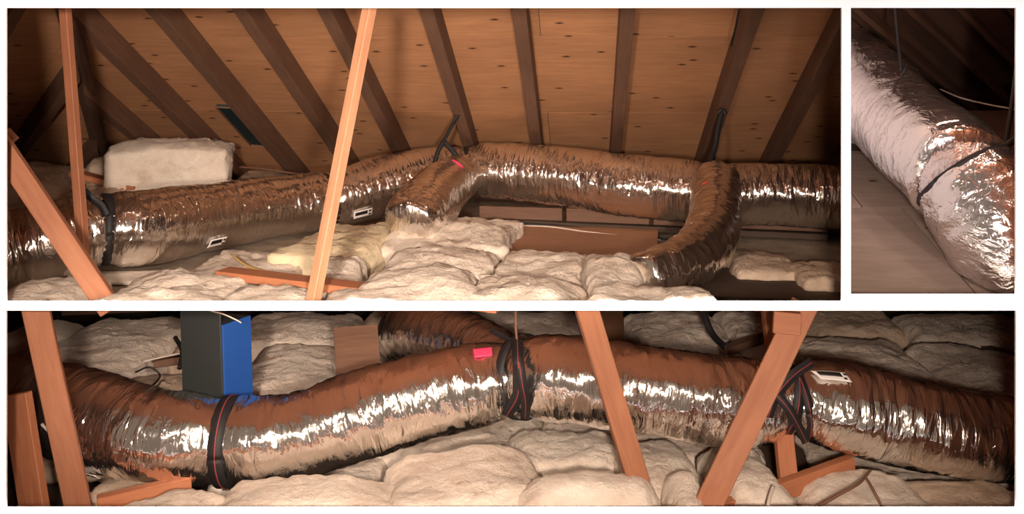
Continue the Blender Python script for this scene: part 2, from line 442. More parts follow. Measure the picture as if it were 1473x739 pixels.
def ribbon_mesh(name, P, widths, normals, thick=0.004):
    """strip along P, lying across each given surface normal"""
    V, Fc = [], []
    n = len(P)
    for i in range(n):
        T = (P[min(n-1, i+1)]-P[max(0, i-1)]).normalized(); N_ = normals[i].normalized(); X = T.cross(N_).normalized()
        wv = widths[i] if isinstance(widths, (list, tuple)) else widths
        for sx, sn in ((-1, 0), (1, 0), (1, 1), (-1, 1)): V.append(P[i]+X*(sx*wv/2)+N_*(sn*thick))
    for i in range(n-1):
        for j in range(4):
            Fc.append((4*i+j, 4*i+(j+1) % 4, 4*i+4+(j+1) % 4, 4*i+4+j))
    Fc += [(3, 2, 1, 0), (4*n-4, 4*n-3, 4*n-2, 4*n-1)]
    me = mesh(name, V, Fc)
    bm = bmesh.new(); bm.from_mesh(me); bmesh.ops.recalc_face_normals(bm, faces=bm.faces[:]); bm.to_mesh(me); bm.free()
    return me

def strap_loop(name, d, q, width, parent, m, off=0.012, slant=0.0, t0=0.0, t1=2*math.pi, n=56):
    P, N_ = [], []
    for i in range(n+1):
        th = t0+(t1-t0)*i/n
        p = d.pt(q+slant*math.sin(th), th, off, raw=True); c = d.frame(q)[0].to_3d()
        P.append(p); N_.append(p-c)
    return link(name, ribbon_mesh(name, P, width, N_), m, parent, Matrix.Identity(4), True)

def strap_line(name, pts, width, parent, m, facing=(0, -1, 0)):
    P = catmull([Vector(p) for p in pts], 8)
    return link(name, ribbon_mesh(name, P, width, [Vector(facing)]*len(P)), m, parent, Matrix.Identity(4), True)

def empty(name, loc, label, cat, group=None):
    o = bpy.data.objects.new(name, None); COL.objects.link(o); o.matrix_basis = Matrix.Translation(loc); tag(o, label, cat, group); return o

def tube(name, pts, r, m, label=None, cat=None, group=None, parent=None, seg=8):
    P = catmull([Vector(p) for p in pts], 10); V, Fc = [], []
    n = len(P)
    for i in range(n):
        T = (P[min(n-1, i+1)]-P[max(0, i-1)]).normalized()
        ref = Vector((0, 0, 1)) if abs(T.z) < 0.9 else Vector((1, 0, 0))
        X = T.cross(ref).normalized(); Y = X.cross(T)
        for k_ in range(seg):
            th = 2*math.pi*k_/seg; V.append(P[i]+X*(r*math.cos(th))+Y*(r*math.sin(th)))
    for i in range(n-1):
        for k_ in range(seg): Fc.append((i*seg+k_, i*seg+(k_+1) % seg, (i+1)*seg+(k_+1) % seg, (i+1)*seg+k_))
    Fc += [tuple(range(seg))[::-1], tuple(range((n-1)*seg, n*seg))]
    o = link(name, mesh(name, V, Fc), m, parent, Matrix.Identity(4), True)
    if label: tag(o, label, cat, group)
    return o

# ------------------------------------------------------------------ insulation batts
def batt(label, cx, cy, zb, lx, ly, th, yaw=0.0, m='wool', seed=0, rough=1.0, rnd=0.5, tilt=0.0, cut=0, pitch=0.0, group=None, name='insulation_batt', floor=None):
    rng = random.Random(seed*13+7)
    res = 0.028
    nx, ny, nz = [max(4, min(60, int(l/res))) for l in (lx, ly, th*1.2)]
    r = min(th*rnd, lx*0.4, ly*0.4)
    hx, hy, hz = lx/2, ly/2, th/2
    verts, idx, faces = [], {}, []
    def vid(i, j, k_):
        key = (i, j, k_)
        if key not in idx:
            idx[key] = len(verts)
            p = Vector((-hx+lx*i/nx, -hy+ly*j/ny, -hz+th*k_/nz))
            rr = r if not cut else r*(0.25 if (cut == 1 and p.y < 0) or cut == 2 else 1)
            q = Vector((max(-hx+rr, min(hx-rr, p.x)), max(-hy+rr, min(hy-rr, p.y)), max(-hz+rr, min(hz-rr, p.z))))
            dd = p-q
            if dd.length > 1e-6: nrm = dd.normalized(); p = q+nrm*min(rr, dd.length*1.0 if dd.length < rr else rr)
            else: nrm = Vector((0, 0, 1))
            so = Vector((seed*5.1, seed*3.7, seed*1.9))
            big = noise.noise(p*2.6+so); mid = noise.noise(p*8+so); fine = noise.noise(p*24+so); fur = noise.noise(p*55+so)
            crease = abs(noise.noise(p*4.2+so*1.7))
            up = 1.0 if p.z > -hz*0.7 else 0.15
            out = nrm*(rough*(0.014*mid+0.012*fine+0.009*fur))
            p = p+out
            pil = (1-min(1, abs(p.x)/hx)**3)*(1-min(1, abs(p.y)/hy)**3)
            p.z += up*(0.045*big*rough+0.04*(pil-0.6)*(0.4+rough*0.6)-0.014*max(0, 0.10-crease)/0.10*rough*pil)*min(1, th/0.2)
            p.x += 0.05*rough*noise.noise((p.y*3, p.z*4, seed*2.2))*abs(p.x)/hx
            p.y += 0.05*rough*noise.noise((p.x*3, p.z*4, seed*2.9+5))*abs(p.y)/hy
            verts.append(p)
        return idx[key]
    for i in range(nx):
        for j in range(ny):
            faces.append((vid(i,j,0), vid(i,j+1,0), vid(i+1,j+1,0), vid(i+1,j,0)))
            faces.append((vid(i,j,nz), vid(i+1,j,nz), vid(i+1,j+1,nz), vid(i,j+1,nz)))
    for i in range(nx):
        for k_ in range(nz):
            faces.append((vid(i,0,k_), vid(i+1,0,k_), vid(i+1,0,k_+1), vid(i,0,k_+1)))
            faces.append((vid(i,ny,k_), vid(i,ny,k_+1), vid(i+1,ny,k_+1), vid(i+1,ny,k_)))
    for j in range(ny):
        for k_ in range(nz):
            faces.append((vid(0,j,k_), vid(0,j,k_+1), vid(0,j+1,k_+1), vid(0,j+1,k_)))
            faces.append((vid(nx,j,k_), vid(nx,j+1,k_), vid(nx,j+1,k_+1), vid(nx,j,k_+1)))
    me = mesh(name, verts, faces)
    mw = Matrix.Translation((cx, cy, zb+hz)) @ Matrix.Rotation(math.radians(yaw), 4, 'Z') @ Matrix.Rotation(math.radians(tilt), 4, 'Y') @ Matrix.Rotation(math.radians(pitch), 4, 'X')
    if floor is not None:
        mi = mw.inverted()
        for v in me.vertices:
            p = mw @ v.co; f = floor(p)
            if p.z < f: p.z = f+0.25*(p.z-f)*0; v.co = mi @ p
    o = link(name, me, M[m], None, mw, True)
    return tag(o, label, 'insulation', group)

def pb(label, px0, py0, px1, py1, ztop, th, yaw=0.0, ymin=4.47, **kw):
    """batt whose top face covers the given area at height ztop below the eye"""
    yf = -ztop*F/(py0-HY); yn = max(ymin, -ztop*F/(py1-HY)); ym = (yf+yn)/2
    x0, x1 = ox(px0)*ym, ox(px1)*ym
    if ztop > -1.5: kw.setdefault('rnd', 0.3); kw.setdefault('rough', 1.3); kw['floor'] = lambda p: max(FZ, H-0.2670*p.y)+0.002
    return batt(label, (x0+x1)/2, ym, H+ztop-th, x1-x0, yf-yn, th, yaw, **kw)

# ================================================================== UPPER LEFT BAY
zr = lambda r: 330.0/r
main_left = Duct('flexible_duct', [(-70, 385, 5.5, 58), (10, 364, 5.75, 58), (75, 347, 5.85, 56), (140, 331, 6.0, 52), (210, 327, 6.2, 54), (300, 312, 6.7, 48),
    (400, 297, 7.3, 43), (470, 289, 7.6, 41), (550, 268, 7.9, 43), (620, 252, 8.15, 39), (668, 248, 8.2, 36)], seed=1.0)
tag(main_left.o, 'long foil-wrapped flexible duct in the left half of the upper left view, curving from its near left edge to the V-shaped strap', 'duct')
# pinch at straps needs arc positions, so rebuild with them
q1 = main_left.q_at_px(150); q2 = main_left.q_at_px(470)
bpy.data.objects.remove(main_left.o)
main_left = Duct('flexible_duct', [(-70, 385, 5.5, 58), (10, 364, 5.75, 58), (75, 347, 5.85, 56), (140, 331, 6.0, 54), (210, 327, 6.2, 54), (300, 312, 6.7, 48),
    (400, 297, 7.3, 43), (470, 289, 7.6, 41), (550, 268, 7.9, 43), (620, 252, 8.15, 39), (668, 248, 8.2, 36)], seed=1.0, amp=0.6, pinch=[(q1, 0.12, 0.07), (q2, 0.06, 0.05)])
tag(main_left.o, 'long foil duct curving from the left edge under the roof to the V-shaped strap', 'duct')
qs = main_left.q_at_px(268); main_left.sticker(qs, qs+0.17, -0.72, -0.45, 0.02)
qs = main_left.q_at_px(488); main_left.sticker(qs, qs+0.17, -0.62, -0.35, 0.02)

main_right = Duct('flexible_duct', [(674, 247, 8.2, 37), (700, 247, 8.15, 41), (800, 253, 7.9, 42), (900, 266, 7.6, 44), (985, 274, 7.45, 44), (1015, 276, 7.4, 40)], seed=2.0, amp=0.75, pinch=[(0.02, 0.1, 0.08)])
tag(main_right.o, 'straight foil duct under the roof between the V-shaped strap and the elbow duct', 'duct')
main_end = Duct('flexible_duct', [(1020, 277, 7.4, 38), (1060, 279, 7.35, 43), (1130, 280, 7.3, 44), (1180, 283, 7.25, 45), (1207, 285, 7.22, 45)], seed=3.0, amp=0.75)
tag(main_end.o, 'short foil duct continuing right of the elbow duct under the roof', 'duct')
branch_a = Duct('branch_duct', [(664, 252, 7.95, 30), (640, 268, 7.45, 36), (618, 290, 6.95, 42), (598, 312, 6.55, 41), (590, 322, 6.42, 36)], up=(0, 0, 1), seed=4.0, step=0.012)
tag(branch_a.o, 'stubby foil branch duct drooping toward the viewer from the V-shaped strap joint', 'duct')
branch_b = Duct('branch_duct', [(1030, 262, 7.15, 33), (1030, 290, 6.8, 36), (1026, 330, 6.25, 38), (1005, 364, 5.8, 39), (965, 386, 5.5, 38), (925, 398, 5.3, 34)], up=(0, -0.6, 1), seed=5.0, step=0.012)
tag(branch_b.o, 'foil elbow duct bending down and left into the insulation below the roof slope', 'duct')

# straps of this bay
st = empty('duct_strap', W(150, 330, 6.0), 'black strap looped round the near left duct and tied to the thin upright', 'strap')
strap_loop('loop', main_left, q1, 0.055, st, M['strap'], 0.012, slant=0.02)
strap_line('hanger', [W(112, 268, 5.72), W(122, 276, 5.72), W(134, 286, 5.74), W(146, 296, 5.74), W(153, 310, 5.73)], 0.05, st, M['strap'])
for i in range(3):
    tube('knot', [W(106+3*i, 266+4*i, 5.69), W(114, 266+2*i, 5.64), W(122, 272-3*i, 5.7)], 0.009, M['strap'], parent=st)
st = empty('duct_strap', W(655, 165, 7.9), 'black inverted V strap hanging from a rafter above the middle joint', 'strap')
strap_line('hanger', [W(660, 163, 7.85), W(648, 185, 7.9), W(637, 205, 7.95)], 0.032, st, M['strap'])
strap_line('hanger', [W(638, 203, 7.95), W(630, 218, 7.9), W(625, 235, 7.85)], 0.04, st, M['strap'])
strap_line('hanger', [W(638, 203, 7.95), W(655, 222, 7.9), W(668, 242, 7.85), W(672, 265, 7.82), W(671, 284, 7.88)], 0.045, st, M['strap'])
strap_line('tail', [W(658, 166, 7.8), W(654, 172, 7.8), W(651, 180, 7.82)], 0.02, st, M['strap'])
strap_loop('loop', main_right, 0.02, 0.05, st, M['strap'], 0.008)
o = strap_line('duct_tape', [W(650, 231, 7.5), W(660, 237, 7.45), W(667, 248, 7.45), W(669, 264, 7.5), W(668, 276, 7.55)], 0.03, None, M['pink'])
tag(o, 'bright pink tape round the joint under the V-shaped strap', 'tape')
st = empty('duct_strap', W(1036, 160, 7.3), 'black strap slanting up from the elbow branch joint to the rafters', 'strap')
strap_line('hanger', [W(1040, 158, 7.4), W(1034, 180, 7.35), W(1028, 215, 7.25), W(1015, 245, 7.1), W(1004, 272, 7.05), W(999, 300, 7.1)], 0.042, st, M['strap'])
strap_line('tail', [W(1032, 162, 7.33), W(1040, 158, 7.33), W(1044, 164, 7.33)], 0.03, st, M['strap'])
strap_loop('loop', main_end, 0.0, 0.05, st, M['strap'], 0.01)
o = strap_line('duct_tape', [W(1004, 272, 6.75), W(1015, 264, 6.72), W(1030, 260, 6.72), W(1044, 261, 6.75)], 0.026, None, M['redtape'])
tag(o, 'thin red tape on top of the elbow branch joint', 'tape')
st = strap_loop('duct_strap', main_left, q2, 0.03, None, M['strap'], 0.004)
tag(st, 'narrow dark band round the long duct behind the tall pale brace', 'strap')
tube('cable', [W(1063, 13, 5.9), W(1058, 40, 6.0), W(1052, 66, 6.1)], 0.008, M['cable'], 'short black wire hanging against the sheathing near the top right of the upper left view', 'cable')

# braces
timber('brace', W(92, -8, 5.5), W(121, 372, 5.35), 0.056, 0.05, 15, M['brace'], label='thin orange upright brace at the far left, passing in front of the near duct')
timber('brace', W(-12, 190, 4.62), W(160, 446, 4.6), 0.105, 0.06, -12, M['brace'], label='thick orange diagonal brace crossing the lower left corner of the upper left view')
timber('wood_block', W(4, 190, 4.9), W(18, 205, 4.9), 0.07, 0.05, 0, M['brace'], label='small wood scrap end at the left edge above the diagonal brace')
b3 = timber('brace', W(533, 4, 4.75), W(450, 436, 4.62), 0.06, 0.055, 38, M['bracelight'], label='tall pale leaning brace in front of the long duct under the roof slope')
timber('post_stub', W(126, 395, 5.3), W(127, 440, 5.1), 0.05, 0.05, 0, M['reddish'], label='dark wood stub under the thin upright, behind the thick diagonal brace')

# floor timbers and boards
timber('floor_joist', W(320, 392, 5.15), W(720, 440, 4.62), 0.14, 0.045, 90, M['reddish'], label='reddish floor joist running between the front batts of the upper left view')
o = boxes('floor_board', [(-0.55, 0.62, -0.75, 0.72, 0, 0.02)], M['board'], None, basis((0.98, -0.17, 0), (0.17, 0.98, 0), (0, 0, 1), (ox(828)*6.9, 6.9, FZ+0.03)), 0.003)
tag(o, 'bare brown floor board under the straight duct, right of the pile of batts', 'board')
for i in range(5):
    p = W(700+125*i, 310+4*i, 8.3-0.12*i)
    o = timber('blocking_board', W(690+125*i, 312+3.4*i, 8.0-0.13*i), W(809+125*i, 312+3.4*(i+1), 8.0-0.13*(i+1)), 0.2, 0.04, 0, M['rafter'])
    tag(o, ['first', 'second', 'third', 'fourth', 'fifth'][i]+' wooden blocking board from the left along the eave under the straight ducts', 'board', 'eave blocking boards')
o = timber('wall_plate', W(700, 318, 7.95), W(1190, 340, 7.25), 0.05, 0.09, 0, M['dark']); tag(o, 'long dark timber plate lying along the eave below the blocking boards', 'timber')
o = boxes('floor_board', [(-0.55, 0.42, -0.4, 0.42, 0, 0.02)], M['dark'], None, basis((0.98, -0.17, 0), (0.17, 0.98, 0), (0, 0, 1), (ox(1110)*5.75, 5.75, FZ+0.012)), 0.003)  # dark sheet added in place of shade on the floor
tag(o, 'near-black sheet standing in for the shade right of the elbow duct', 'board')
tube('cable', [W(735, 320, 7.75), W(800, 325, 7.65), W(870, 332, 7.5), W(960, 344, 7.2)], 0.012, M['cable'], 'black cable lying along the eave behind the bare floor board', 'cable')
tube('cable', [W(735, 324, 7.6), W(790, 326, 7.5), W(850, 334, 7.35), W(950, 345, 7.1)], 0.006, M['whitecable'], 'thin white cable beside the black cable along the eave', 'cable')
tube('cable', [W(333, 366, 5.75), W(355, 382, 5.5), W(385, 392, 5.33), W(420, 403, 5.2), W(470, 411, 5.1)], 0.007, M['yellow'], 'yellow cable running over the front batts left of the tall pale brace', 'cable')
tube('cable', [W(345, 240, 8.3), W(380, 243, 8.2), W(420, 249, 8.1), W(445, 252, 8.0)], 0.01, M['brownc'], 'brown cable behind the long duct, right of the folded insulation block', 'cable')
o = boxes('wood_plank', [(-0.28, 0.28, -0.07, 0.07, 0, 0.05)], M['reddish'], None, Matrix.Translation((ox(150)*7.6, 7.6, H-1.02)) @ Matrix.Rotation(math.radians(14), 4, 'Y'), 0.004)
tag(o, 'reddish plank lying on the batts left of the folded insulation block', 'plank')

# gable vent opening in the left part of the roof
vq = [hit(px, py, O1-n1*0.03, n1) for px, py in ((311, 153), (352, 156), (394, 211), (361, 208))]
vent = empty('roof_vent', sum(vq, Vector())/4, 'dark teal opening in the roof sheathing above the folded insulation block', 'vent')
vi = [q+n1*0.0 for q in vq]; vo = [q+n1*0.025 for q in vq]
link('vent_panel', mesh('vent_panel', vi+vo, BOXF), M['teal'], vent, Matrix.Identity(4))
for i in range(4):
    a_, b = vq[i], vq[(i+1) % 4]
    timber('vent_edge', a_-n1*0.004, b-n1*0.004, 0.014, 0.02, 0, M['rafter'], vent, 0)

# batts
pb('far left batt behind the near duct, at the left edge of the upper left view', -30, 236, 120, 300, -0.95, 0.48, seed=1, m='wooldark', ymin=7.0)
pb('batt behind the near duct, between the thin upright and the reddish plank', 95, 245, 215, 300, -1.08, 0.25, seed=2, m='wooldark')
batt('tall folded insulation block standing behind the long duct under the roof vent', ox(250)*7.95, 7.95, FZ, 0.98, 0.62, 0.72, 14, seed=3, m='wool', rough=1.5, rnd=0.12, cut=2)
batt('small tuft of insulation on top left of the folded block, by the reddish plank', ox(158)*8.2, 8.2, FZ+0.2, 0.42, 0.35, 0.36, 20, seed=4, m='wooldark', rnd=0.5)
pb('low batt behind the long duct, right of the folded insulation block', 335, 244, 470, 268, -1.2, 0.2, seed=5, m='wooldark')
pb('large puffy batt in the front left, beside the foot of the thick diagonal brace', 160, 381, 352, 440, -1.2, 0.22, seed=6, yaw=4)
pb('batt under the near duct behind the thick diagonal brace at the left edge', -10, 395, 120, 440, -1.24, 0.16, seed=7)
pb('added low batt lightening the near duct underside, right of the thin upright', 108, 388, 300, 404, -1.395, 0.03, seed=22, rough=0.4)  # added batt, bounces light onto the near duct's underside
pb('long batt under the long duct, crossed by the yellow cable', 285, 358, 438, 404, -1.32, 0.1, seed=8, yaw=-6)
pb('small front batt below the floor joist, left of the tall pale brace', 318, 410, 446, 445, -1.2, 0.14, seed=9)
pb('cut cream batt end directly right of the tall pale brace, under the long duct', 436, 316, 560, 362, -1.22, 0.26, seed=10, m='woolcut', cut=2, yaw=-8)
pb('flat batt behind the pile, just below the stubby foil branch', 562, 308, 738, 348, -1.22, 0.22, seed=11, yaw=-6, m='wool')
pb('long middle batt of the pile under the stubby foil branch', 562, 352, 716, 386, -1.20, 0.24, seed=12, cut=1, yaw=-7)
pb('batt right of the tall pale brace at mid height of the pile', 440, 366, 514, 420, -1.24, 0.18, seed=13)
pb('big front batt of the pile, right of the tall pale brace', 515, 378, 684, 440, -1.17, 0.24, seed=14, cut=1, yaw=-3)
pb('ragged scrap of batt below the floor joist, right of the tall pale brace', 470, 412, 560, 446, -1.2, 0.1, seed=15, rough=1.6)
pb('front batt right of the pile, before the bare floor board', 676, 392, 838, 445, -1.18, 0.2, seed=16, yaw=-4)
pb('batt between the bare floor board and the front row of the upper left view', 712, 360, 850, 408, -1.26, 0.17, seed=17, yaw=-8)
pb('batt standing left of the elbow duct mouth', 842, 364, 930, 440, -1.18, 0.22, seed=18, yaw=-5)
pb('front batt hiding the mouth of the elbow duct', 905, 404, 1024, 446, -1.17, 0.18, seed=19)
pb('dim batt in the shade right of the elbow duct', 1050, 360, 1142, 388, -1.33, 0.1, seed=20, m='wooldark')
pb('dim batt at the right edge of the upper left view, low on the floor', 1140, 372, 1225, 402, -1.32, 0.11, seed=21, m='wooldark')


# ================================================================== UPPER RIGHT BAY
def rest_on(o, f):
    t = o.matrix_basis.translation
    for v in o.data.vertices:
        m_ = f(v.co.y+t.y)-t.z
        if v.co.z < m_: v.co.z = m_
d2_far = Duct('flexible_duct', [(1150, 28, 7.6, 54), (1195, 72, 7.2, 58), (1245, 124, 6.5, 62), (1300, 182, 5.8, 66), (1355, 225, 5.25, 74), (1381, 252, 5.05, 75)], seed=6.0, m='foil2', pinch=[(1.45, 0.05, 0.06)], amp=1.3)
tag(d2_far.o, 'upper right view: far foil duct coming down to the strap joint', 'duct')
d2_near = Duct('flexible_duct', [(1386, 256, 5.02, 72), (1408, 283, 4.95, 80), (1440, 330, 4.86, 84), (1468, 375, 4.83, 84), (1490, 408, 4.83, 82)], seed=7.0, m='foil2', amp=1.3)
tag(d2_near.o, 'upper right view: near foil duct from the strap joint to the lower corner', 'duct')
st = empty('duct_strap', W(1297, 105, 5.9), 'thin black strap hanging down to the far duct of the upper right view', 'strap')
strap_line('hanger', [W(1286, -5, 5.95), W(1291, 50, 5.9), W(1297, 104, 5.8)], 0.022, st, M['strap'])
strap_line('tail', [W(1297, 108, 5.75), W(1302, 100, 5.75), W(1306, 92, 5.78)], 0.02, st, M['strap'])
strap_loop('loop', d2_far, d2_far.q_at_px(1283), 0.02, st, M['strap'], -0.012)
st = empty('duct_strap', W(1447, 210, 4.9), 'black strap hanging at the joint of the two ducts, upper right view', 'strap')
strap_line('hanger', [W(1466, 60, 5.0), W(1458, 130, 4.98), W(1447, 208, 4.95)], 0.025, st, M['strap'])
strap_line('tail', [W(1443, 213, 4.9), W(1452, 206, 4.9), W(1464, 198, 4.92)], 0.04, st, M['strap'])
strap_loop('loop', d2_near, 0.0, 0.03, st, M['strap'], 0.002)

# sloping deck under these ducts
ry = lambda y: H-1.215+0.34*(y-4.6)
sl = Vector((0, 1, 0.34)).normalized(); sn = Vector((0, -sl.z, sl.y))
root = boxes('floor', [(0.0, 4.2, -0.1, 2.35, -0.04, -0.02)], M['dark'], None, basis((1, 0, 0), sl, sn, (1.2, 4.55, ry(4.55))))
clip(root, (0, 0, H), (0, -0.2665, -1)); clip(root, (k*YB+0.012, YB, 0), (-1, k, 0)); clip(root, (0, YB+0.01, 0), (0, -1, 0)); tag(root, kind='structure')
for (x0, x1, y0, y1) in ((0.0, 1.19, -0.1, 1.06), (1.2, 2.6, -0.1, 1.06), (0.0, 0.95, 1.07, 1.9), (0.96, 2.6, 1.07, 1.9)):
    o = boxes('deck_board', [(x0, x1, y0, y1, -0.02, 0)], M['deck'], root, basis((1, 0, 0), sl, sn, (1.2, 4.55, ry(4.55))))
    clip(o, (0, 0, H), (0, -0.2665, -1)); clip(o, (k*YB+0.012, YB, 0), (-1, k, 0)); clip(o, (0, YB+0.01, 0), (0, -1, 0))
rest_on(d2_far.o, lambda y: ry(min(y, 6.8))+0.004); rest_on(d2_near.o, lambda y: ry(y)+0.004)
clip(d2_far.o, (k*YB+0.014, YB, 0), (-1, k, 0))
o = timber('floor_joist', W(1228, 172, 7.0), W(1262, 192, 6.4), 0.12, 0.05, 0, M['reddish']); tag(o, 'short reddish joist beside the far duct at the left edge of the upper right view', 'timber')
batt('small pale batt scrap under the far duct of the upper right view', ox(1252)*6.5, 6.5, ry(6.5)-0.06, 0.24, 0.36, 0.14, 10, seed=30, m='wool', pitch=18)
# dark roof slope behind
pA = W(1170, -20, 6.3); pD = (W(1376, 152, 7.9)-pA).normalized()
eD = Vector((1, 0.18, 0.0)); nD = pD.cross(eD).normalized()
if nD.y < 0: nD = -nD
eD = (eD-pD*eD.dot(pD)).normalized()
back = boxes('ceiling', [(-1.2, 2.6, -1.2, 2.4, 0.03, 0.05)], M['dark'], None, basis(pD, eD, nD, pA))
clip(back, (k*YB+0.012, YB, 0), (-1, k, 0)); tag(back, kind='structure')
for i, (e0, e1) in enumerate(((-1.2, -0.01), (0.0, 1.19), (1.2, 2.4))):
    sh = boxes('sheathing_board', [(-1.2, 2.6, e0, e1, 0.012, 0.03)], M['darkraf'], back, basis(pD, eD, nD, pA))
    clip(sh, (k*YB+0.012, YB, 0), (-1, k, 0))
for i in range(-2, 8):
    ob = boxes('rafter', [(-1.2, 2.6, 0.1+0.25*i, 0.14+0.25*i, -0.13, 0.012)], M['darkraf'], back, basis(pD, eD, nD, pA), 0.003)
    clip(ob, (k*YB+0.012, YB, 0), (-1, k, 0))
tube('cable', [W(1352, 128, 6.9), W(1380, 140, 6.7), W(1420, 150, 6.5), W(1465, 158, 6.3)], 0.006, M['whitecable'], 'thin pale cable behind the far duct in the upper right view', 'cable')
o = boxes('floor_board', [(-0.7, 0.7, -0.5, 0.4, -0.02, 0)], M['darkraf'], None, basis((1, 0, 0), sl, sn, W(1425, 190, 6.2)), 0.002)
tag(o, 'brown board lying behind the far duct at the right edge of the upper right view', 'board')

# ================================================================== LOWER BAY
low_left = Duct('flexible_duct', [(-70, 565, 5.9, 55), (10, 572, 5.6, 56), (110, 595, 5.25, 64), (200, 622, 5.1, 63), (270, 631, 5.1, 61), (322, 634, 5.15, 56)], seed=8.0)
tag(low_left.o, 'lower view: leftmost sagging foil duct, ending at the strap under the blue post', 'duct')
qs = low_left.q_at_px(140); low_left.sticker(qs, qs+0.19, -1.02, -0.80, 0.02)
low_mid = Duct('flexible_duct', [(330, 634, 5.15, 57), (365, 632, 5.15, 59), (440, 621, 5.2, 58), (560, 584, 5.3, 60), (640, 562, 5.35, 58), (700, 550, 5.4, 54), (740, 543, 5.4, 47)], seed=9.0)
tag(low_mid.o, 'lower view: foil duct rising from the blue post to the split black strap', 'duct')
low_right = Duct('flexible_duct', [(752, 541, 5.4, 50), (790, 543, 5.3, 58), (860, 550, 5.25, 60), (960, 565, 5.2, 60), (1040, 575, 5.2, 61), (1090, 578, 5.2, 58), (1118, 577, 5.2, 46)], seed=10.0)
tag(low_right.o, 'lower view: foil duct between the split black strap and the long diagonal brace', 'duct')
low_end = Duct('flexible_duct', [(1124, 575, 5.2, 42), (1160, 575, 5.2, 52), (1200, 583, 5.2, 60), (1260, 595, 5.2, 63), (1350, 617, 5.15, 60), (1460, 634, 5.15, 58), (1510, 640, 5.15, 58)], seed=11.0)
tag(low_end.o, 'lower view: rightmost foil duct, with a white label at its strapped end', 'duct')
qs = low_end.q_at_px(1160); low_end.sticker(qs, qs+0.15, 0.86, 1.10, 0.022, skew=-0.03)
low_br = Duct('branch_duct', [(735, 524, 5.6, 36), (700, 506, 5.85, 41), (655, 488, 6.15, 43), (612, 478, 6.4, 45), (584, 484, 6.6, 42), (570, 504, 6.7, 38)], seed=12.0, up=(0, 0, 1), step=0.012)
tag(low_br.o, 'foil branch duct turning back behind the middle left duct of the lower view', 'duct')
o = low_mid.patch('duct_tape', low_mid.q_at_px(684), low_mid.q_at_px(716), 1.0, 1.3, 0.017, M['pink'], None); tag(o, 'bright pink tape patch left of the split strap in the lower view', 'tape')

def striped_loop(d, q, par, wd_=0.06, slant=0.0, off=0.008):
    a_ = strap_loop('loop', d, q, wd_, par, M['strap'], off, slant)
    s_ = strap_loop('stripe', d, q, wd_*0.07, a_, M['red'], off+0.004, slant); s_['label'] = 'thin red stripe'
st = empty('duct_strap', W(325, 580, 5.0), 'black strap with red stripe round the sagging duct under the blue post', 'strap')
striped_loop(low_mid, 0.0, st, 0.085, 0.01, 0.016)
st = empty('duct_strap', W(745, 490, 5.15), 'split black strap with red stripes hanging at the middle joint of the lower view', 'strap')
tube('hanger', [W(742, 436, 5.35), W(742, 470, 5.3), W(744, 492, 5.25)], 0.008, M['brownc'], parent=st)['label'] = 'thin dark red hanging cord'
def stripe_strip(pts, wd_):
    a_ = strap_line('strip', pts, wd_, st, M['strap'])
    s_ = strap_line('stripe', [Vector(p)+Vector((0, -0.006, 0)) for p in pts], wd_*0.07, a_, M['red']); s_['label'] = 'thin red stripe'
stripe_strip([W(744, 488, 5.25), W(745, 512, 5.08), W(746, 540, 5.04), W(744, 570, 5.08), W(728, 598, 5.2)], 0.065)
stripe_strip([W(745, 492, 5.24), W(747, 520, 5.06), W(751, 550, 5.03), W(756, 578, 5.08), W(755, 603, 5.2)], 0.055)
strap_line('strip', [W(742, 494, 5.3), W(725, 484, 5.4), W(705, 474, 5.5)], 0.03, st, M['strap'])
strap_loop('loop', low_right, 0.0, 0.06, st, M['strap'], 0.035)
st = empty('duct_strap', W(1130, 560, 5.0), 'bunch of crossed black straps at the joint beside the long diagonal brace', 'strap')
striped_loop(low_end, 0.03, st, 0.06, 0.05, 0.01)
striped_loop(low_end, 0.10, st, 0.05, -0.03, 0.004)
stripe_strip([W(1168, 520, 5.02), W(1140, 540, 4.95), W(1115, 570, 4.92), W(1104, 600, 4.95)], 0.06)
stripe_strip([W(1115, 566, 4.92), W(1132, 585, 4.9), W(1146, 608, 4.92), W(1160, 636, 4.98)], 0.05)
st = empty('duct_strap', W(1028, 470, 6.6), 'black strap hanging in the background above the middle right duct', 'strap')
strap_line('hanger', [W(996, 363, 6.9), W(1008, 430, 6.9), W(1016, 460, 6.8), W(1026, 482, 6.7), W(1044, 500, 6.5)], 0.05, st, M['strap'])

# blue and slate post
R45 = basis(Vector((0.5, 0.866, 0)), Vector((-0.866, 0.5, 0)), (-0.05, 0, 1), W(322, 576, 5.42))
pt = empty('square_post', W(314, 576, 5.45), 'square post with a blue face and a dark slate face standing behind the sagging duct', 'post')
zt = W(314, 440, 5.45).z-W(314, 576, 5.45).z
boxes('post_body', [(-0.0, 0.22, 0.0, 0.33, -0.1, zt-0.12)], M['slate'], pt, R45, 0.004)
o = boxes('blue_face', [(-0.002, 0.222, -0.012, 0.0, -0.06, zt-0.115)], M['blue'], pt, R45, 0.002); o['label'] = 'bright blue front face'
o = boxes('side_panel', [(-0.012, 0.0, 0.0, 0.35, -0.1, zt+0.02)], M['slate'], pt, R45, 0.002); o['label'] = 'dark slate side panel'
tube('cable', [W(300, 446, 5.3), W(322, 452, 5.2), W(340, 460, 5.2), W(347, 464, 5.22)], 0.004, M['whitecable'], 'pale cable draped over the top of the square post', 'cable')

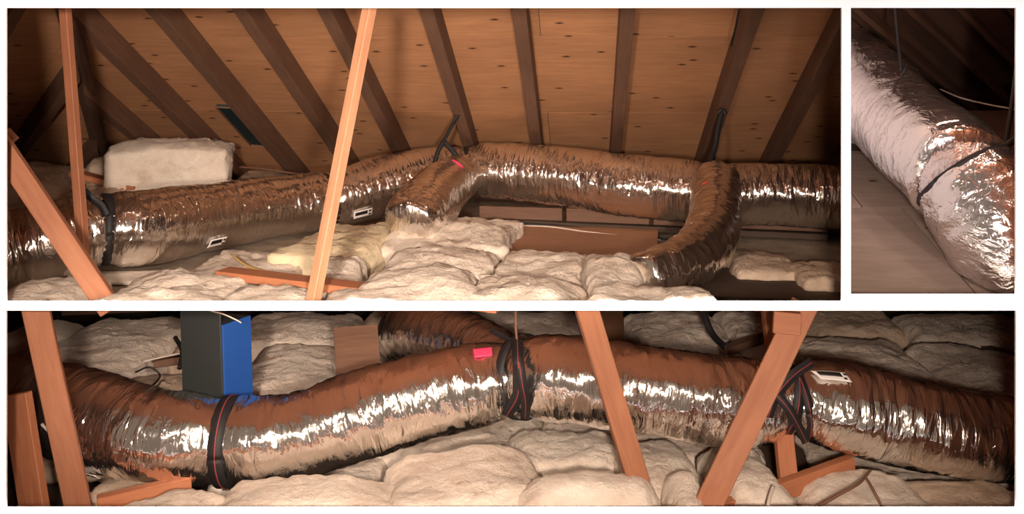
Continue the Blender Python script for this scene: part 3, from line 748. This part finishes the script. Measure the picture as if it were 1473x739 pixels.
# braces and boards in the lower bay
timber('brace', W(50, 436, 4.62), W(118, 752, 4.72), 0.125, 0.05, -18, M['brace'], label='leaning orange brace near the left edge of the lower view')
timber('wood_board', W(24, 566, 4.86), W(52, 745, 4.8), 0.16, 0.05, 14, M['reddish'], label='broad reddish board standing at the left edge of the lower view')
timber('brace', W(842, 438, 4.62), W(920, 700, 4.72), 0.115, 0.06, -12, M['brace'], label='leaning brace crossing the middle right duct just right of the split strap')
timber('brace', W(1158, 436, 4.66), W(1012, 740, 4.60), 0.135, 0.05, 16, M['brace'], label='long diagonal brace leaning across the joint right of the middle right duct')
timber('wood_block', W(1112, 462, 4.58), W(1152, 466, 4.56), 0.11, 0.04, 0, M['brace'], label='short wood block fixed near the top of the long diagonal brace')
timber('post', W(1107, 436, 5.62), W(1136, 712, 4.96), 0.10, 0.06, 0, M['reddish'], label='reddish upright behind the long diagonal brace, passing under the crossed straps')
timber('floor_joist', W(1040, 735, 4.75), W(1225, 668, 5.15), 0.10, 0.06, 0, M['reddish'], label='reddish floor joist at the foot of the upright in the lower view')
timber('floor_joist', W(140, 725, 4.75), W(275, 694, 4.95), 0.08, 0.06, 0, M['reddish'], label='reddish floor joist under the sagging duct in the lower left')
o = boxes('floor_board', [(-0.15, 0.15, -0.22, 0.22, 0, 0.015)], M['rafter'], None, basis(Vector((0.97, 0.24, 0)), Vector((-0.17, 0.69, 0.70)), Vector((0.168, -0.68, 0.71)), W(514, 512, 6.15)), 0.002)
tag(o, 'brown kraft-faced board leaning behind the middle left duct', 'board')
timber('floor_joist', W(870, 500, 6.6), W(872, 440, 8.4), 0.30, 0.06, 0, M['board'], label='brown floor joist running back behind the middle right duct')
timber('floor_joist', W(90, 447, 8.6), W(245, 440, 8.6), 0.08, 0.05, 0, M['rafter'], label='dark joist along the top left of the lower view')
timber('floor_joist', W(1300, 470, 8.2), W(1470, 516, 7.2), 0.06, 0.08, 0, M['rafter'], label='dark joist between the right background batts of the lower view')
timber('floor_joist', W(130, 535, 6.9), W(270, 515, 7.1), 0.06, 0.08, 0, M['rafter'], label='dark joist behind the sagging duct, left of the square post')
timber('floor_joist', W(1040, 505, 6.8), W(1110, 482, 7.2), 0.06, 0.08, 0, M['rafter'], label='dark joist behind the upright, by the background strap')
tube('cable', [W(1165, 735, 4.6), W(1205, 712, 4.65), W(1235, 695, 4.7), W(1252, 676, 4.85)], 0.008, M['brownc'], 'brown cable rising to the right duct in the lower right', 'cable')
tube('cable', [W(1244, 684, 4.75), W(1256, 704, 4.65), W(1272, 735, 4.6)], 0.007, M['brownc'], 'dark cable crossing down to the bottom edge in the lower right', 'cable')
tube('cable', [W(195, 535, 6.3), W(215, 528, 6.3), W(230, 540, 6.3), W(218, 556, 6.1)], 0.007, M['cable'], 'thin looping black wire behind the sagging duct', 'cable')
tube('cable', [W(252, 485, 6.4), W(262, 505, 6.3), W(258, 530, 6.2)], 0.016, M['cable'], 'thick black cable end beside the square post', 'cable')
tube('cable', [W(205, 520, 6.5), W(240, 512, 6.5), W(275, 505, 6.5)], 0.006, M['whitecable'], 'thin pale wire behind the sagging duct, left of the square post', 'cable')
tube('cable', [W(60, 610, 5.0), W(80, 630, 4.95), W(100, 646, 4.9)], 0.008, M['whitecable'], 'pale cable between the leaning orange brace and the broad reddish board', 'cable')
tube('cable', [W(1104, 735, 4.55), W(1106, 720, 4.6), W(1112, 700, 4.7)], 0.01, M['whitecable'], 'pale cable over the floor joist at the bottom of the lower view', 'cable')

ZL = -2.3
low = [
 ('large front batt under the middle left duct, at the bottom of the lower view', 312, 676, 624, 745, -2.24, 0.32, 0, 'wool', 40),
 ('batt at the bottom edge left of the large front batt, below the red striped strap', 150, 705, 316, 748, -2.26, 0.2, 0, 'wool', 41),
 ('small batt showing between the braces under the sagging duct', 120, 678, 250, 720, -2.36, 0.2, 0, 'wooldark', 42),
 ('plump batt under the middle joint, left of the leaning brace', 555, 632, 790, 728, -2.18, 0.36, 3, 'wool', 43),
 ('rounded front batt at the foot of the leaning brace', 735, 668, 950, 750, -2.14, 0.34, 0, 'wool', 44),
 ('batt tucked under the middle right duct, just right of the split strap', 730, 612, 895, 672, -2.32, 0.26, 0, 'wool', 45),
 ('broad batt under the middle right duct, between the two leaning braces', 880, 622, 1010, 720, -2.30, 0.28, 0, 'wool', 46),
 ('small standing tuft of insulation left of the long diagonal brace foot', 965, 676, 1020, 740, -2.22, 0.24, 0, 'wool', 47),
 ('batt right of the long diagonal brace foot, under the crossed straps', 1020, 628, 1122, 716, -2.26, 0.28, 0, 'wool', 48),
 ('front batt under the right duct, crossed by the brown cables', 1150, 668, 1330, 750, -2.30, 0.22, -4, 'wool', 49),
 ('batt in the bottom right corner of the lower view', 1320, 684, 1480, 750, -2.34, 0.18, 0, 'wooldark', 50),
 ('batt at the left edge behind the leaning orange brace', -30, 456, 96, 526, -2.24, 0.34, 0, 'wool', 51),
 ('wide pale batt behind the sagging duct, right of the leaning orange brace', 76, 450, 258, 530, -2.24, 0.34, -6, 'wool', 52),
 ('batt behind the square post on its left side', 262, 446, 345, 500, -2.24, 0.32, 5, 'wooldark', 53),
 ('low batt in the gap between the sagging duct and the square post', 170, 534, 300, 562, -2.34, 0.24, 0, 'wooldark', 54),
 ('long batt along the top, right of the square post', 345, 444, 520, 494, -2.24, 0.32, 3, 'wool', 55),
 ('big brownish batt behind the middle left duct, right of the square post', 345, 490, 500, 575, -2.24, 0.34, 4, 'wool', 56),
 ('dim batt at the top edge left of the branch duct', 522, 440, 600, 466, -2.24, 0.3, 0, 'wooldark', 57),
 ('batt at the top edge behind the branch duct and the split strap', 640, 440, 840, 492, -2.26, 0.3, 0, 'wool', 58),
 ('pale batt behind the middle right duct, left of the background strap', 905, 442, 1050, 506, -2.26, 0.3, 3, 'wool', 59),
 ('batt behind the upright at the top of the lower view', 1040, 440, 1130, 500, -2.28, 0.3, 0, 'wool', 60),
 ('large batt behind the right duct, directly right of the long diagonal brace', 1150, 478, 1328, 545, -2.22, 0.36, -5, 'wool', 61),
 ('batt at the top right of the lower view, farthest row', 1292, 444, 1480, 484, -2.26, 0.32, -3, 'wool', 62),
 ('long batt above the right duct at the right edge of the lower view', 1332, 490, 1500, 580, -2.24, 0.34, -8, 'wool', 63),
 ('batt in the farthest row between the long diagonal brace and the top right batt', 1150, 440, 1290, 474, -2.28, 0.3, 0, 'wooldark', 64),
]
low += [
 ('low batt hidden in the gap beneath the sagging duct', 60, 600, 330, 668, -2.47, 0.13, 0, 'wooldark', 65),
 ('low batt in the gap beneath the middle left duct', 330, 600, 560, 690, -2.46, 0.14, 0, 'wool', 66),
 ('low batt in the gap beneath the split strap', 540, 570, 780, 655, -2.42, 0.18, 0, 'wool', 67),
 ('low batt in the gap beneath the middle right duct', 780, 590, 1080, 655, -2.46, 0.14, 0, 'wool', 68),
 ('low batt in the gap beneath the right duct', 1160, 600, 1480, 690, -2.5, 0.1, 0, 'wool', 69),
]
for lb, x0, y0, x1, y1, zt_, th_, yw, m_, sd in low:
    pb(lb, x0, y0, x1, y1, zt_, th_, yw, m=m_, seed=sd, rnd=0.45)
